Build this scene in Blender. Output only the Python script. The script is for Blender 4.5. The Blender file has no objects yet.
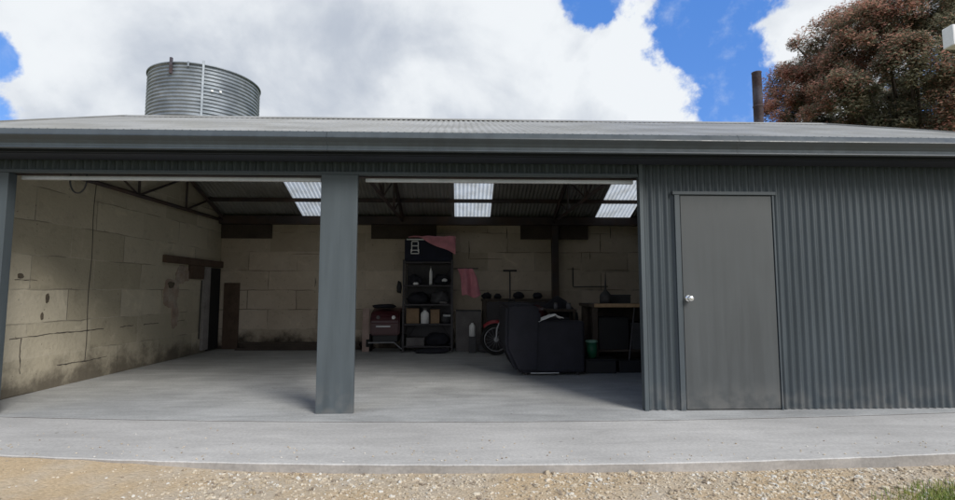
import bpy, bmesh, math, random
from mathutils import Vector, Matrix, noise
random.seed(7)
PI = math.pi
sc = bpy.context.scene
col = sc.collection

# ------------------------------------------------------------------ helpers
class MB:
    def __init__(s): s.bm = bmesh.new()
    def box(s, x0, x1, y0, y1, z0, z1, bev=0.0, M=None, seg=2):
        t = bmesh.new()
        bmesh.ops.create_cube(t, size=1)
        for v in t.verts:
            v.co = Vector(((v.co.x+.5)*(x1-x0)+x0, (v.co.y+.5)*(y1-y0)+y0, (v.co.z+.5)*(z1-z0)+z0))
        if bev: bmesh.ops.bevel(t, geom=t.edges[:], offset=bev, segments=seg, affect='EDGES', profile=.5)
        if M: bmesh.ops.transform(t, matrix=M, verts=t.verts)
        s.add(t); return s
    def add(s, t):
        me = bpy.data.meshes.new('tmp'); t.to_mesh(me); t.free(); s.bm.from_mesh(me); bpy.data.meshes.remove(me)
    def tube(s, pts, r, seg=10, caps=True):
        """round bar through the points; r a number or a list"""
        pts = [Vector(p) for p in pts]; n = len(pts)
        rs = r if isinstance(r, (list, tuple)) else [r]*n
        rings = []; prev = None
        for i, p in enumerate(pts):
            d = (pts[min(i+1, n-1)]-pts[max(i-1, 0)]).normalized()
            up = Vector((0, 0, 1)) if abs(d.z) < .95 else Vector((1, 0, 0))
            a = d.cross(up).normalized(); b = d.cross(a).normalized()
            if prev is not None and a.dot(prev) < 0: a, b = -a, -b
            prev = a
            rings.append([s.bm.verts.new(p+(a*math.cos(t*2*PI/seg)+b*math.sin(t*2*PI/seg))*rs[i]) for t in range(seg)])
        for i in range(n-1):
            for k in range(seg):
                s.bm.faces.new((rings[i][k], rings[i][(k+1) % seg], rings[i+1][(k+1) % seg], rings[i+1][k]))
        if caps:
            s.bm.faces.new(rings[0][::-1]); s.bm.faces.new(rings[-1])
        return s
    def lathe(s, prof, c=(0, 0, 0), seg=32, axis='z'):
        rings = []
        for (r, h) in prof:
            row = []
            for k in range(seg):
                a = 2*PI*k/seg
                if axis == 'z': v = (c[0]+r*math.cos(a), c[1]+r*math.sin(a), c[2]+h)
                else: v = (c[0]+r*math.cos(a), c[1]+h, c[2]+r*math.sin(a))
                row.append(s.bm.verts.new(v))
            rings.append(row)
        for i in range(len(rings)-1):
            for k in range(seg):
                s.bm.faces.new((rings[i][k], rings[i][(k+1) % seg], rings[i+1][(k+1) % seg], rings[i+1][k]))
        return s
    def prism(s, poly, axis, a0, a1):
        """poly: 2D points; axis 'x': (y,z) pairs swept over x; 'y': (x,z); 'z': (x,y)"""
        def P(q, a):
            return {'x': (a, q[0], q[1]), 'y': (q[0], a, q[1]), 'z': (q[0], q[1], a)}[axis]
        A = [s.bm.verts.new(P(q, a0)) for q in poly]; B = [s.bm.verts.new(P(q, a1)) for q in poly]
        n = len(poly)
        s.bm.faces.new(A); s.bm.faces.new(B[::-1])
        for i in range(n): s.bm.faces.new((A[i], A[(i+1) % n], B[(i+1) % n], B[i]))
        return s
    def grid(s, f, nu, nv):
        V = [[s.bm.verts.new(f(i/nu, j/nv)) for j in range(nv+1)] for i in range(nu+1)]
        for i in range(nu):
            for j in range(nv): s.bm.faces.new((V[i][j], V[i+1][j], V[i+1][j+1], V[i][j+1]))
        return s
    def build(s, name, mat, parent=None, smooth=False, thick=0):
        bmesh.ops.recalc_face_normals(s.bm, faces=s.bm.faces[:])
        me = bpy.data.meshes.new(name); s.bm.to_mesh(me); s.bm.free()
        if mat: me.materials.append(mat)
        if smooth:
            for p in me.polygons: p.use_smooth = True
        o = bpy.data.objects.new(name, me); col.objects.link(o)
        if parent: o.parent = parent; o.matrix_parent_inverse = Matrix.Translation(-parent_loc(parent))
        if thick:
            m = o.modifiers.new('Solidify', 'SOLIDIFY'); m.thickness = thick
        return o
def parent_loc(p):
    return Vector(p.location) if p.type == 'EMPTY' else Vector((0, 0, 0))   # part meshes sit at the world origin
def thing(name, label, cat, loc, group=None):
    o = bpy.data.objects.new(name, None); col.objects.link(o); o.location = loc
    o.empty_display_size = .2
    return tag(o, label, cat, group)
def tag(o, label, cat, group=None):
    o['label'] = label; o['category'] = cat
    if group: o['group'] = group
    return o
def corr(mb, x0, x1, top, bot, nrm, pitch=.0785, amp=.013, axis='x', per=8, rows=1, phase=0):
    """corrugated sheet: ribs run from bot to top; axis coordinate from x0 to x1; top/bot functions t->(other two coords); nrm offset direction"""
    n = max(4, int(round((x1-x0)/pitch*per)))
    nv = Vector(nrm)
    def f(u, v):
        t = x0+(x1-x0)*u
        a = Vector(bot(t)); b = Vector(top(t))
        return a.lerp(b, v)+nv*amp*math.cos((t+phase)/pitch*2*PI)
    mb.grid(f, n, rows)

# ------------------------------------------------------------------ materials
def mat(name, base=(.5, .5, .5), rough=.6, metal=0, n1=3, v1=.12, n2=40, v2=.06, bump=.0, bscale=80, spec=.5, tint=None):
    m = bpy.data.materials.new(name); m.use_nodes = True
    nt = m.node_tree; N = nt.nodes; L = nt.links
    b = N['Principled BSDF']; b.inputs['Roughness'].default_value = rough; b.inputs['Metallic'].default_value = metal
    b.inputs['Specular IOR Level'].default_value = spec
    tc = N.new('ShaderNodeTexCoord')
    def nz(scale, det=5):
        n = N.new('ShaderNodeTexNoise'); n.inputs['Scale'].default_value = scale; n.inputs['Detail'].default_value = det
        L.new(tc.outputs['Object'], n.inputs['Vector']); return n
    a = nz(n1); c = nz(n2)
    mr = N.new('ShaderNodeMapRange'); mr.inputs[1].default_value = .3; mr.inputs[2].default_value = .7
    mr.inputs[3].default_value = 1-v1; mr.inputs[4].default_value = 1+v1; L.new(a.outputs['Fac'], mr.inputs[0])
    mr2 = N.new('ShaderNodeMapRange'); mr2.inputs[1].default_value = .3; mr2.inputs[2].default_value = .7
    mr2.inputs[3].default_value = 1-v2; mr2.inputs[4].default_value = 1+v2; L.new(c.outputs['Fac'], mr2.inputs[0])
    mu = N.new('ShaderNodeMath'); mu.operation = 'MULTIPLY'; L.new(mr.outputs[0], mu.inputs[0]); L.new(mr2.outputs[0], mu.inputs[1])
    vm = N.new('ShaderNodeVectorMath'); vm.operation = 'SCALE'; L.new(mu.outputs[0], vm.inputs['Scale'])
    if tint:
        mx = N.new('ShaderNodeMix'); mx.data_type = 'RGBA'; mx.inputs[6].default_value = (*base, 1); mx.inputs[7].default_value = (*tint, 1)
        t = nz(n1*.7+.3, 6); r = N.new('ShaderNodeMapRange'); r.inputs[1].default_value = .42; r.inputs[2].default_value = .62; L.new(t.outputs['Fac'], r.inputs[0])
        L.new(r.outputs[0], mx.inputs[0]); L.new(mx.outputs[2], vm.inputs[0])
    else: vm.inputs[0].default_value = base
    L.new(vm.outputs[0], b.inputs['Base Color'])
    if bump:
        bp = N.new('ShaderNodeBump'); bp.inputs['Strength'].default_value = bump; bp.inputs['Distance'].default_value = .01
        L.new(nz(bscale, 6).outputs['Fac'], bp.inputs['Height']); L.new(bp.outputs[0], b.inputs['Normal'])
    return m

class NG:
    """tiny node-graph helper"""
    def __init__(s, m): s.nt = m.node_tree; s.N = s.nt.nodes; s.L = s.nt.links
    def lk(s, a, b):
        if isinstance(a, (int, float)): b.default_value = a
        elif isinstance(a, tuple): b.default_value = a
        else: s.L.new(a, b)
    def math(s, op, a, b=0, c=None, clamp=False):
        n = s.N.new('ShaderNodeMath'); n.operation = op; n.use_clamp = clamp
        s.lk(a, n.inputs[0]); s.lk(b, n.inputs[1])
        if c is not None: s.lk(c, n.inputs[2])
        return n.outputs[0]
    def noise(s, vec, scale, det=5, rough=.5, dist=0):
        n = s.N.new('ShaderNodeTexNoise'); s.lk(vec, n.inputs['Vector']); n.inputs['Scale'].default_value = scale
        n.inputs['Detail'].default_value = det; n.inputs['Roughness'].default_value = rough; n.inputs['Distortion'].default_value = dist
        return n.outputs['Fac']
    def rng(s, v, a, b, c=0., d=1., smooth=True):
        n = s.N.new('ShaderNodeMapRange'); n.interpolation_type = 'SMOOTHSTEP' if smooth else 'LINEAR'
        s.lk(v, n.inputs[0])
        for i, q in enumerate((a, b, c, d)): s.lk(float(q) if isinstance(q, (int, float)) else q, n.inputs[i+1])
        return n.outputs[0]
    def mix(s, f, a, b):
        n = s.N.new('ShaderNodeMix'); n.data_type = 'RGBA'; s.lk(f, n.inputs[0])
        s.lk((*a, 1) if isinstance(a, tuple) and len(a) == 3 else a, n.inputs[6]); s.lk((*b, 1) if isinstance(b, tuple) and len(b) == 3 else b, n.inputs[7])
        return n.outputs[2]
    def vmath(s, op, a, b=None, out=0):
        n = s.N.new('ShaderNodeVectorMath'); n.operation = op; s.lk(a, n.inputs[0])
        if b is not None: s.lk(b, n.inputs['Scale'] if op == 'SCALE' else n.inputs[1])
        return n.outputs[out]
    def xyz(s, v):
        n = s.N.new('ShaderNodeSeparateXYZ'); s.L.new(v, n.inputs[0]); return n.outputs
    def bump(s, h, strength=.3, dist=.01, nrm=None):
        n = s.N.new('ShaderNodeBump'); n.inputs['Strength'].default_value = strength; n.inputs['Distance'].default_value = dist
        s.L.new(h, n.inputs['Height'])
        if nrm: s.L.new(nrm, n.inputs['Normal'])
        return n.outputs[0]
def newmat(name, rough=.8, spec=.3):
    m = bpy.data.materials.new(name); m.use_nodes = True; g = NG(m)
    b = g.N['Principled BSDF']; b.inputs['Roughness'].default_value = rough; b.inputs['Specular IOR Level'].default_value = spec
    tc = g.N.new('ShaderNodeTexCoord')
    return m, g, b, tc.outputs['Object']

def paint_mat(name, base, rough=.45):
    """baked-on sheet paint: faint dust streaks running down, splash dirt specks"""
    m, g, b, P = newmat(name, rough, .5)
    mp = g.N.new('ShaderNodeMapping'); mp.inputs['Scale'].default_value = (6, 6, .35); g.L.new(P, mp.inputs[0])
    st = g.noise(mp.outputs[0], 1.6, 6, .6)
    bl = g.noise(P, 1.1, 4)
    f = g.math('MULTIPLY', g.rng(st, .35, .7, .9, 1.12), g.rng(bl, .3, .7, .93, 1.07))
    z = g.xyz(P)[2]
    c = g.vmath('SCALE', base, f)
    dust = g.math('MULTIPLY', g.rng(z, .35, 0, 0, .55), g.rng(g.noise(P, 7, 6), .35, .65))
    c2 = g.mix(g.math('MULTIPLY', dust, .8), c, (.17, .165, .155))
    g.L.new(c2, b.inputs['Base Color'])
    g.L.new(g.rng(st, .3, .7, rough-.06, rough+.12), b.inputs['Roughness'])
    g.L.new(g.bump(g.noise(P, 3, 3), .12, .01), b.inputs['Normal'])
    return m

def block_mat(name, axis, base, tint, joint, jw=.012, jmix=.5, stain_low=.6):
    """big sawn limestone blocks"""
    m, g, b, P = newmat(name, .92, .15)
    x, y, z = g.xyz(P)
    cb = g.N.new('ShaderNodeCombineXYZ'); g.L.new(y if axis == 'y' else x, cb.inputs[0]); g.L.new(z, cb.inputs[1])
    wob = g.vmath('SCALE', g.vmath('SUBTRACT', noise_col(g, P, 2.5), (.5, .5, .5)), .05)
    uv = g.vmath('ADD', cb.outputs[0], wob)
    br = g.N.new('ShaderNodeTexBrick'); g.L.new(uv, br.inputs['Vector'])
    br.inputs['Scale'].default_value = 1; br.inputs['Mortar Size'].default_value = jw; br.inputs['Mortar Smooth'].default_value = .6
    br.inputs['Brick Width'].default_value = 1.02; br.inputs['Row Height'].default_value = .41
    br.inputs['Color1'].default_value = (1, 1, 1, 1); br.inputs['Color2'].default_value = (.74, .73, .70, 1); br.inputs['Mortar'].default_value = (.9, .9, .9, 1)
    br.offset = .42
    vis = g.rng(g.noise(P, 1.7, 5), .42, .62)          # joints are rubbed over in places
    jm = g.math('MULTIPLY', g.math('MULTIPLY', br.outputs['Fac'], jmix), vis)
    blk = g.mix(g.math('MULTIPLY', g.rng(g.noise(P, .9, 7, .62), .38, .66), .75), base, tint)
    blk = g.mix(g.math('MULTIPLY', g.rng(g.noise(P, 5, 8, .7), .5, .75), .35), blk, tuple(c*.45 for c in base))
    blk = g.mix(g.math('MULTIPLY', g.rng(g.noise(P, 2.2, 8, .6, 1.2), .55, .74), .3), blk, tuple(min(1, c*1.5) for c in base))
    tone = g.N.new('ShaderNodeMix'); tone.data_type = 'RGBA'; tone.blend_type = 'MULTIPLY'; tone.inputs[0].default_value = 1
    g.L.new(blk, tone.inputs[6]); g.L.new(br.outputs['Color'], tone.inputs[7])
    c = g.mix(jm, tone.outputs[2], joint)
    # rising damp and grime with a ragged upper edge
    damp = g.rng(g.math('ADD', z, g.math('MULTIPLY', g.math('SUBTRACT', g.noise(P, 2.6, 8, .65), .5), 1.1)), .42, .0, 0, stain_low)
    c = g.mix(damp, c, (.05, .04, .032))
    pits = g.rng(g.noise(P, 22, 4, .6), .66, .72)
    c = g.mix(g.math('MULTIPLY', pits, .5), c, (.05, .042, .032))
    g.L.new(c, b.inputs['Base Color'])
    h = g.math('SUBTRACT', g.noise(P, 18, 8, .6), g.math('MULTIPLY', jm, .8))
    g.L.new(g.bump(h, .6, .015), b.inputs['Normal'])
    return m
def noise_col(g, P, scale):
    n = g.N.new('ShaderNodeTexNoise'); g.L.new(P, n.inputs['Vector']); n.inputs['Scale'].default_value = scale; return n.outputs['Color']

def concrete_mat(name, base, var=.12, dirt=.3):
    m, g, b, P = newmat(name, .8, .25)
    a = g.rng(g.noise(P, .7, 8, .6), .3, .7, 1-var, 1+var)
    mp = g.N.new('ShaderNodeMapping'); mp.inputs['Scale'].default_value = (.5, 2.2, 1); mp.inputs['Rotation'].default_value = (0, 0, .12); g.L.new(P, mp.inputs[0])
    sw = g.rng(g.noise(mp.outputs[0], 2.6, 9, .7, .6), .32, .7, 1-var*.9, 1+var*.9)
    fine = g.rng(g.noise(P, 38, 8, .75), .3, .7, .86, 1.12)
    f = g.math('MULTIPLY', g.math('MULTIPLY', a, sw), fine)
    c = g.vmath('SCALE', base, f)
    sp = g.rng(g.noise(P, 4.5, 9, .72, .4), .56, .78, 0, dirt)
    c = g.mix(sp, c, (.17, .15, .125))
    spot = g.math('MULTIPLY', g.rng(g.noise(P, 13, 3, .5), .70, .76), .45)
    c = g.mix(spot, c, (.12, .105, .09))
    g.L.new(c, b.inputs['Base Color'])
    g.L.new(g.bump(g.noise(P, 45, 6, .6), .25, .004), b.inputs['Normal'])
    return m

M = {}
M['wall_paint'] = paint_mat('wall_paint', (.053, .066, .075))
M['eave_shade'] = mat('eave_shade', (.018, .022, .032), .7)  # soffit and fascia: shade under the eave put into the colour
M['door_paint'] = paint_mat('door_paint', (.064, .070, .072), .55)
M['pillar_paint'] = paint_mat('pillar_paint', (.066, .081, .090), .5)
M['gutter_paint'] = paint_mat('gutter_paint', (.050, .062, .071), .4)
M['roof'] = mat('roof_zinc', (.34, .34, .33), .5, .25, 1.5, .14, 25, .05, tint=(.27, .265, .245))
M['galv'] = mat('galvanised', (.30, .33, .36), .48, .5, 3, .18, 30, .08, tint=(.22, .25, .28))
M['rail'] = mat('rail_zinc', (.5, .51, .52), .4, .3, 4, .1, 40, .05)
M['steel_dark'] = mat('steel_dark', (.045, .04, .045), .6, .0, 4, .2, 40, .1)
M['truss'] = mat('truss_paint', (.05, .04, .042), .6, 0, 4, .25, 50, .1, tint=(.07, .045, .035))
M['timber_dark'] = mat('timber_dark', (.06, .045, .035), .8, 0, 3, .25, 30, .15, .3, 60)
M['lintel'] = mat('lintel_timber', (.10, .065, .045), .85, 0, 6, .25, 30, .15, .4, 60)
M['void'] = mat('void_black', (.016, .015, .015), .9)
M['jamb'] = mat('pale_jamb', (.30, .28, .27), .8, 0, 5, .2, 30, .1)
M['hole'] = mat('broken_stone', (.11, .09, .065), .95, 0, 8, .3, 40, .2, .5, 40)
M['knob'] = mat('knob', (.8, .8, .78), .22, .85, 3, .03, 30, .02)
M['rust'] = mat('rust_flue', (.075, .05, .05), .75, .25, 5, .3, 30, .2, .3, 40, tint=(.10, .09, .11))
M['patch'] = mat('plaster_patch', (.36, .27, .21), .9, 0, 6, .25, 40, .1, .4, 40, tint=(.42, .36, .3))
M['left_block'] = block_mat('left_wall_blocks', 'y', (.62, .56, .44), (.54, .49, .38), (.09, .08, .065), .010, .55, .75)
M['back_block'] = block_mat('back_wall_blocks', 'x', (.62, .53, .43), (.52, .43, .335), (.11, .09, .07), .012, .75, .97)
M['apron'] = concrete_mat('apron_concrete', (.49, .48, .465), .10, .2)
M['floor'] = concrete_mat('floor_concrete', (.41, .415, .41), .16, .45)
M['edge'] = concrete_mat('edge_concrete', (.36, .34, .32), .2, .5)
M['cable'] = mat('cable', (.015, .015, .017), .5)
M['navy'] = mat('navy_fabric', (.012, .014, .03), .85, 0, 8, .2, 80, .1, .3, 200)
M['black_fab'] = mat('black_fabric', (.010, .010, .017), .8, 0, 5, .3, 80, .1, 1.0, 9)
M['black'] = mat('black_plastic', (.014, .014, .016), .55, 0, 5, .2, 60, .1)
M['grey_dk'] = mat('grey_dark', (.055, .055, .06), .7, 0, 5, .25, 40, .1)
M['grey_mid'] = mat('grey_card', (.13, .12, .12), .85, 0, 5, .2, 40, .1)
M['white'] = mat('white_plastic', (.78, .78, .78), .5, 0, 5, .05, 40, .03)
M['whitecloth'] = mat('white_cloth', (.75, .75, .75), .9, 0, 8, .06, 80, .03)
M['card'] = mat('cardboard', (.27, .18, .11), .9, 0, 5, .15, 40, .08)
M['pink'] = mat('pink_cloth', (.62, .25, .30), .9, 0, 7, .15, 90, .06, .3, 150)
M['maroon'] = mat('maroon_enamel', (.055, .008, .012), .35, 0, 5, .15, 40, .05)
M['red'] = mat('red_enamel', (.32, .025, .035), .35, 0, 5, .1, 40, .05)
M['chrome'] = mat('chrome', (.4, .4, .42), .4, .7, 5, .05, 40, .03)
M['rubber'] = mat('rubber', (.012, .012, .012), .8, 0, 5, .2, 60, .1)
M['green'] = mat('green_plastic', (.01, .11, .055), .5, 0, 5, .1, 40, .05)
M['greenrim'] = mat('pale_green_rim', (.22, .42, .33), .5)
M['pine'] = mat('pine_board', (.40, .27, .16), .7, 0, 4, .2, 30, .1)
M['paleboard'] = mat('pale_board', (.34, .25, .22), .8, 0, 4, .2, 30, .1)
M['glass_jar'] = mat('grey_glass', (.16, .16, .18), .2)
M['grime'] = mat('dark_seal', (.07, .06, .05), .9)
# translucent skylight sheet
m, g, b, P = newmat('skylight_fibreglass', .5, .3)
tr = g.N.new('ShaderNodeBsdfTranslucent'); ms = g.N.new('ShaderNodeMixShader'); ms.inputs[0].default_value = .72
tint_ = g.mix(g.rng(g.noise(P, 4, 6), .4, .7), (.74, .78, .82), (.6, .62, .62)); g.L.new(tint_, tr.inputs[0]); g.L.new(tint_, b.inputs['Base Color'])
g.L.new(b.outputs[0], ms.inputs[1]); g.L.new(tr.outputs[0], ms.inputs[2]); g.L.new(ms.outputs[0], g.N['Material Output'].inputs[0])
M['skylight'] = m

# ------------------------------------------------------------------ ground, slab
def apron_front(x): return 3.575+.0185*(x-.9)**2
def joint_y(x): return 4.725+.0125*(x-.9)**2
# ground
m, g, b, P = newmat('ground_dirt', .95, .1)
dirt = g.mix(g.rng(g.noise(P, 1.1, 6, .6), .4, .62), (.50, .385, .25), (.49, .42, .33))
xx, yy, zz = g.xyz(P)
grav = g.N.new('ShaderNodeTexVoronoi'); grav.inputs['Scale'].default_value = 55; g.L.new(P, grav.inputs['Vector'])
gr = g.rng(g.xyz(grav.outputs['Color'])[0], 0, 1, .88, 1.08, False)
c = g.vmath('SCALE', dirt, gr)
c = g.mix(g.rng(g.noise(P, 25, 6, .7), .55, .75, 0, .5), c, (.52, .47, .38))
far = g.math('MAXIMUM', g.rng(yy, 2.4, .6), g.rng(yy, 11.5, 14))
gcol = g.mix(g.rng(g.noise(P, 9, 6), .35, .65), (.05, .085, .022), (.10, .115, .035))
c = g.mix(far, c, gcol)
g.L.new(c, b.inputs['Base Color'])
g.L.new(g.bump(g.math('ADD', g.noise(P, 30, 8, .7), g.math('MULTIPLY', grav.outputs['Distance'], -1.2)), .35, .015), b.inputs['Normal'])
M['ground'] = m
mb = MB()
def gz(x, y):
    k = noise.noise(Vector((x*.8, y*.8, 0)))
    near = max(0, 1-abs(y-3.4)/1.2)
    edge = max(0, min(1, (y-(apron_front(x)-.45))/.45))
    left = max(0, min(1, (-1.6-x)/1.2))
    right = max(0, min(1, (x-1.5)/2.5))
    return -.062+.012*k*(1 if y < 4 else 0)+edge*left*.055*(1 if y < 6 else 0)-right*.028*(1-0*edge)
def gridline(lo, hi, cuts):
    return sorted(set([lo, hi]+cuts))
gx = gridline(-400, 400, [-150, -60, -25, -12]+[round(-7+.14*i, 3) for i in range(101)]+[12, 25, 60, 150])
gy = gridline(-300, 600, [-100, -30, -8, -2, 0, 1.2]+[round(2.2+.06*i, 3) for i in range(36)]+[5, 8, 12, 20, 40, 90, 200, 350])
V = [[mb.bm.verts.new((x, y, gz(x, y) if abs(x) < 8 and 2 < y < 4.4 else -.1)) for y in gy] for x in gx]
for i in range(len(gx)-1):
    for j in range(len(gy)-1): mb.bm.faces.new((V[i][j], V[i+1][j], V[i+1][j+1], V[i][j+1]))
ground = mb.build('ground', M['ground'], smooth=True); ground['kind'] = 'structure'

def slab(name, yf, yb, material, x0=-8.2, x1=7.4, n=160, ragged=0):
    mb = MB(); rows = []
    for i in range(n+1):
        x = x0+(x1-x0)*i/n
        a, c = yf(x), yb(x)
        j = ragged*noise.noise(Vector((x*5, 0, 0)))+ragged*.6*noise.noise(Vector((x*17, 3, 0)))
        rows.append([mb.bm.verts.new(p) for p in ((x, a+j+.012, -.3), (x, a+j, -.006), (x, a+j*.8+.006, 0), (x, c, 0), (x, c, -.3))])
    for i in range(n):
        for k in range(4): mb.bm.faces.new((rows[i][k], rows[i+1][k], rows[i+1][k+1], rows[i][k+1]))
    mb.bm.faces.new(rows[0]); mb.bm.faces.new(rows[-1][::-1])
    o = mb.build(name, material); o['kind'] = 'structure'; return o
pav = slab('pavement', apron_front, lambda x: joint_y(x)-.011, M['apron'], ragged=.012)
pav.data.materials.append(M['edge'])
for p in pav.data.polygons:
    if p.normal.y < -.8 : p.material_index = 1
slab('floor', lambda x: joint_y(x)+.011, lambda x: 11.15, M['floor'], x0=-5.35, x1=6.05)
# outer ends of the second pour line, beside the shed
for (a, c_) in ((-8.2, -5.36), (6.06, 7.4)):
    slab('pavement', lambda x: joint_y(x)+.011, lambda x: 6.4, M['apron'], x0=a, x1=c_, n=30)
mb = MB()
for i in range(120):
    x0 = -8+15.3*i/120; x1 = x0+15.3/120
    vs = [(x0, joint_y(x0)-.012, -.0015), (x1, joint_y(x1)-.012, -.0015), (x1, joint_y(x1)+.012, -.0015), (x0, joint_y(x0)+.012, -.0015)]
    mb.bm.faces.new([mb.bm.verts.new(v) for v in vs])
j = mb.build('pavement_joint', M['grime']); j['kind'] = 'structure'

# loose stones
def stone_density(x, y):
    n = noise.noise(Vector((x*1.3+4, y*1.6, .5)))*.5+.5
    base = .35
    if x < -2.1: base = .035
    elif x < -1.75: base = .2
    elif x < .2: base = .62
    elif x < .55: base = .25
    else: base = .75
    return base*(.35+1.3*n)
ico = bmesh.new(); bmesh.ops.create_icosphere(ico, subdivisions=1, radius=1)
IV = [v.co.copy() for v in ico.verts]; IFc = [[v.index for v in f.verts] for f in ico.faces]; ico.free()
verts = []; faces = []
cnt = 0
while cnt < 11500:
    x = random.uniform(-4.6, 4.8); y = random.uniform(2.75, apron_front(x)-.008)
    if random.random() > stone_density(x, y): continue
    s = min(.028, random.lognormvariate(-4.88, .42)); z = gz(x, y)
    R = Matrix.Rotation(random.uniform(0, 6.3), 3, 'Z') @ Matrix.Rotation(random.uniform(-.5, .5), 3, 'X')
    S = Vector((s*random.uniform(.8, 1.4), s*random.uniform(.7, 1), s*random.uniform(.4, .75)))
    o = len(verts)
    for v in IV:
        q = Vector((v.x*S.x, v.y*S.y, v.z*S.z))*random.uniform(.8, 1.15)
        q = R @ q; verts.append((x+q.x, y+q.y, z+S.z*.35+q.z))
    faces += [[o+k for k in f] for f in IFc]; cnt += 1
for _ in range(260):
    x = random.uniform(-4.6, 4.8); y = apron_front(x)+.03+abs(random.gauss(0, .28)); s = random.uniform(.003, .0075); o = len(verts)
    for v in IV: verts.append((x+v.x*s*1.2, y+v.y*s, s*.6+v.z*s*.7))
    faces += [[o+k for k in f] for f in IFc]
me = bpy.data.meshes.new('gravel'); me.from_pydata(verts, [], faces); me.update()
m, g, b, P = newmat('gravel_stone', .9, .2)
vo = g.N.new('ShaderNodeTexVoronoi'); vo.inputs['Scale'].default_value = 30; g.L.new(P, vo.inputs['Vector'])
rv = g.xyz(vo.outputs['Color'])
c = g.mix(rv[0], (.36, .29, .20), (.64, .57, .46)); c = g.mix(g.rng(rv[1], .86, .9), c, (.26, .21, .16)); c = g.mix(g.rng(rv[2], .86, .9), c, (.62, .6, .55))
g.L.new(c, b.inputs['Base Color'])
me.materials.append(m); gv = bpy.data.objects.new('gravel', me); col.objects.link(gv); gv['kind'] = 'stuff'
tag(gv, 'loose cream and tan gravel stones scattered along the slab edge', 'gravel')

# grass tuft bottom right + a few weeds by slab
verts = []; faces = []
def blade(x, y, h, w, z0=None):
    a = random.uniform(0, 6.3); ln = random.uniform(.2, .7)*h; z = gz(x, y) if z0 is None else z0
    dx, dy = math.cos(a), math.sin(a); px, py = -dy*w, dx*w; o = len(verts)
    verts.extend([(x-px, y-py, z-.01), (x+px, y+py, z-.01), (x+px*.7+dx*ln*.35, y+py*.7+dy*ln*.35, z+h*.6), (x-px*.7+dx*ln*.35, y-py*.7+dy*ln*.35, z+h*.6), (x+dx*ln, y+dy*ln, z+h)])
    faces.extend([[o, o+1, o+2, o+3], [o+3, o+2, o+4]])
for k in range(9000):
    x = random.gauss(3.35, .34); y = random.gauss(2.97, .17)
    if y > 3.33 - .9*max(0, 3.0-x)*.6 + .05*random.random() or y < 2.5: continue
    blade(x, y, random.uniform(.02, .055), .0022)
me = bpy.data.meshes.new('grass'); me.from_pydata(verts, [], faces); me.update()
m, g, b, P = newmat('grass_blade', .7, .2); g.L.new(g.mix(g.rng(g.noise(P, 14, 4), .35, .65), (.12, .19, .04), (.30, .31, .09)), b.inputs['Base Color'])
me.materials.append(m); o = bpy.data.objects.new('grass', me); col.objects.link(o); o['kind'] = 'stuff'
tag(o, 'short green grass tuft growing at the edge of the gravel', 'grass')

# ------------------------------------------------------------------ THE SHED
XL, XR = -5.25, 5.95            # outer faces of the side walls
YF, YB = 5.12, 10.95            # front wall line, outer face of the back wall
RY, RZ = 7.9, 3.96              # ridge
EY, EZ = 4.775, 2.740             # eave edge of the front roof
SL = (RZ-EZ)/(RY-EY)
def rz_(y): return RZ-SL*abs(y-RY)
shed = thing('shed', 'long low grey corrugated iron shed with two open bays, gable roof and gutter', 'shed', (0, YF, 0))
# limestone side wall with raking top
mb = MB()
mb.prism([(5.22, -.05), (11.1, -.05), (11.1, rz_(11.1)-.10), (RY, RZ-.10), (5.22, rz_(5.22)-.10)], 'x', XL, -5.1)
lw = mb.build('side_wall', M['left_block'], shed)
mb = MB(); mb.prism([(10.8, -.05), (11.1, -.05), (11.1, rz_(11.1)-.02), (10.8, rz_(10.8)-.02)], 'x', -5.098, 5.8)
bw = mb.build('back_wall', M['back_block'], shed)
mb = MB()
def rt(y): return (5.9, y, rz_(y)-.03)
corr(mb, 5.16, 11.05, rt, lambda y: (5.9, y, .01), (1, 0, 0), per=6)
mb.build('end_wall', M['wall_paint'], shed, smooth=True)
# vertical expansion joint and damage on the limestone wall
mb = MB(); 
pts = [(-5.1, 7.07+.012*math.sin(i*1.3), .25+i*.24) for i in range(12)]
mb.tube(pts, .006, 6); mb.build('wall_crack', M['grime'], lw)
def crack(pts, r=.009):
    fine = []
    for (a, b_), (c_, d_) in zip(pts, pts[1:]):
        k = max(2, int(math.hypot(c_-a, d_-b_)/.05))
        fine += [(a+(c_-a)*i/k+random.uniform(-.008, .008), b_+(d_-b_)*i/k+random.uniform(-.006, .006)) for i in range(k)]
    fine.append(pts[-1])
    MB().tube([(-5.101, y, z) for y, z in fine], [r*random.uniform(.35, 1.1) for _ in fine], 5).build('open_joint', M['grime'], lw)
crack([(5.9, .66), (6.3, .67), (6.62, .675), (7.0, .665), (7.4, .67)], .008)
crack([(7.75, .67), (8.05, .675)], .008); crack([(8.3, .672), (8.7, .67)], .008); crack([(9.1, .67), (9.5, .675)], .007)
crack([(6.05, .66), (6.05, .45), (6.07, .25)], .008); crack([(6.6, .27), (7.0, .26), (7.5, .27)], .008)
crack([(5.9, 1.33), (6.12, 1.34), (6.22, 1.33)], .006)
def blob(cy, cz, ry, rz2, x=-5.1, t=.02, seed=0, n=26):
    poly = []
    for k in range(n):
        a = 2*PI*k/n; r = 1+.35*noise.noise(Vector((math.cos(a)*1.6+seed, math.sin(a)*1.6, seed*.7)))+.12*noise.noise(Vector((math.cos(a)*5, math.sin(a)*5, seed)))
        poly.append((cy+ry*r*math.cos(a), cz+rz2*r*math.sin(a)))
    q = MB(); q.prism(poly, 'x', x-.01, x+t)
    return q
blob(9.0, 1.18, .22, .24, seed=2).build('plaster_patch', M['patch'], lw)
blob(9.35, 1.50, .25, .16, seed=5, t=.015).build('plaster_patch', M['patch'], lw)
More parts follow.
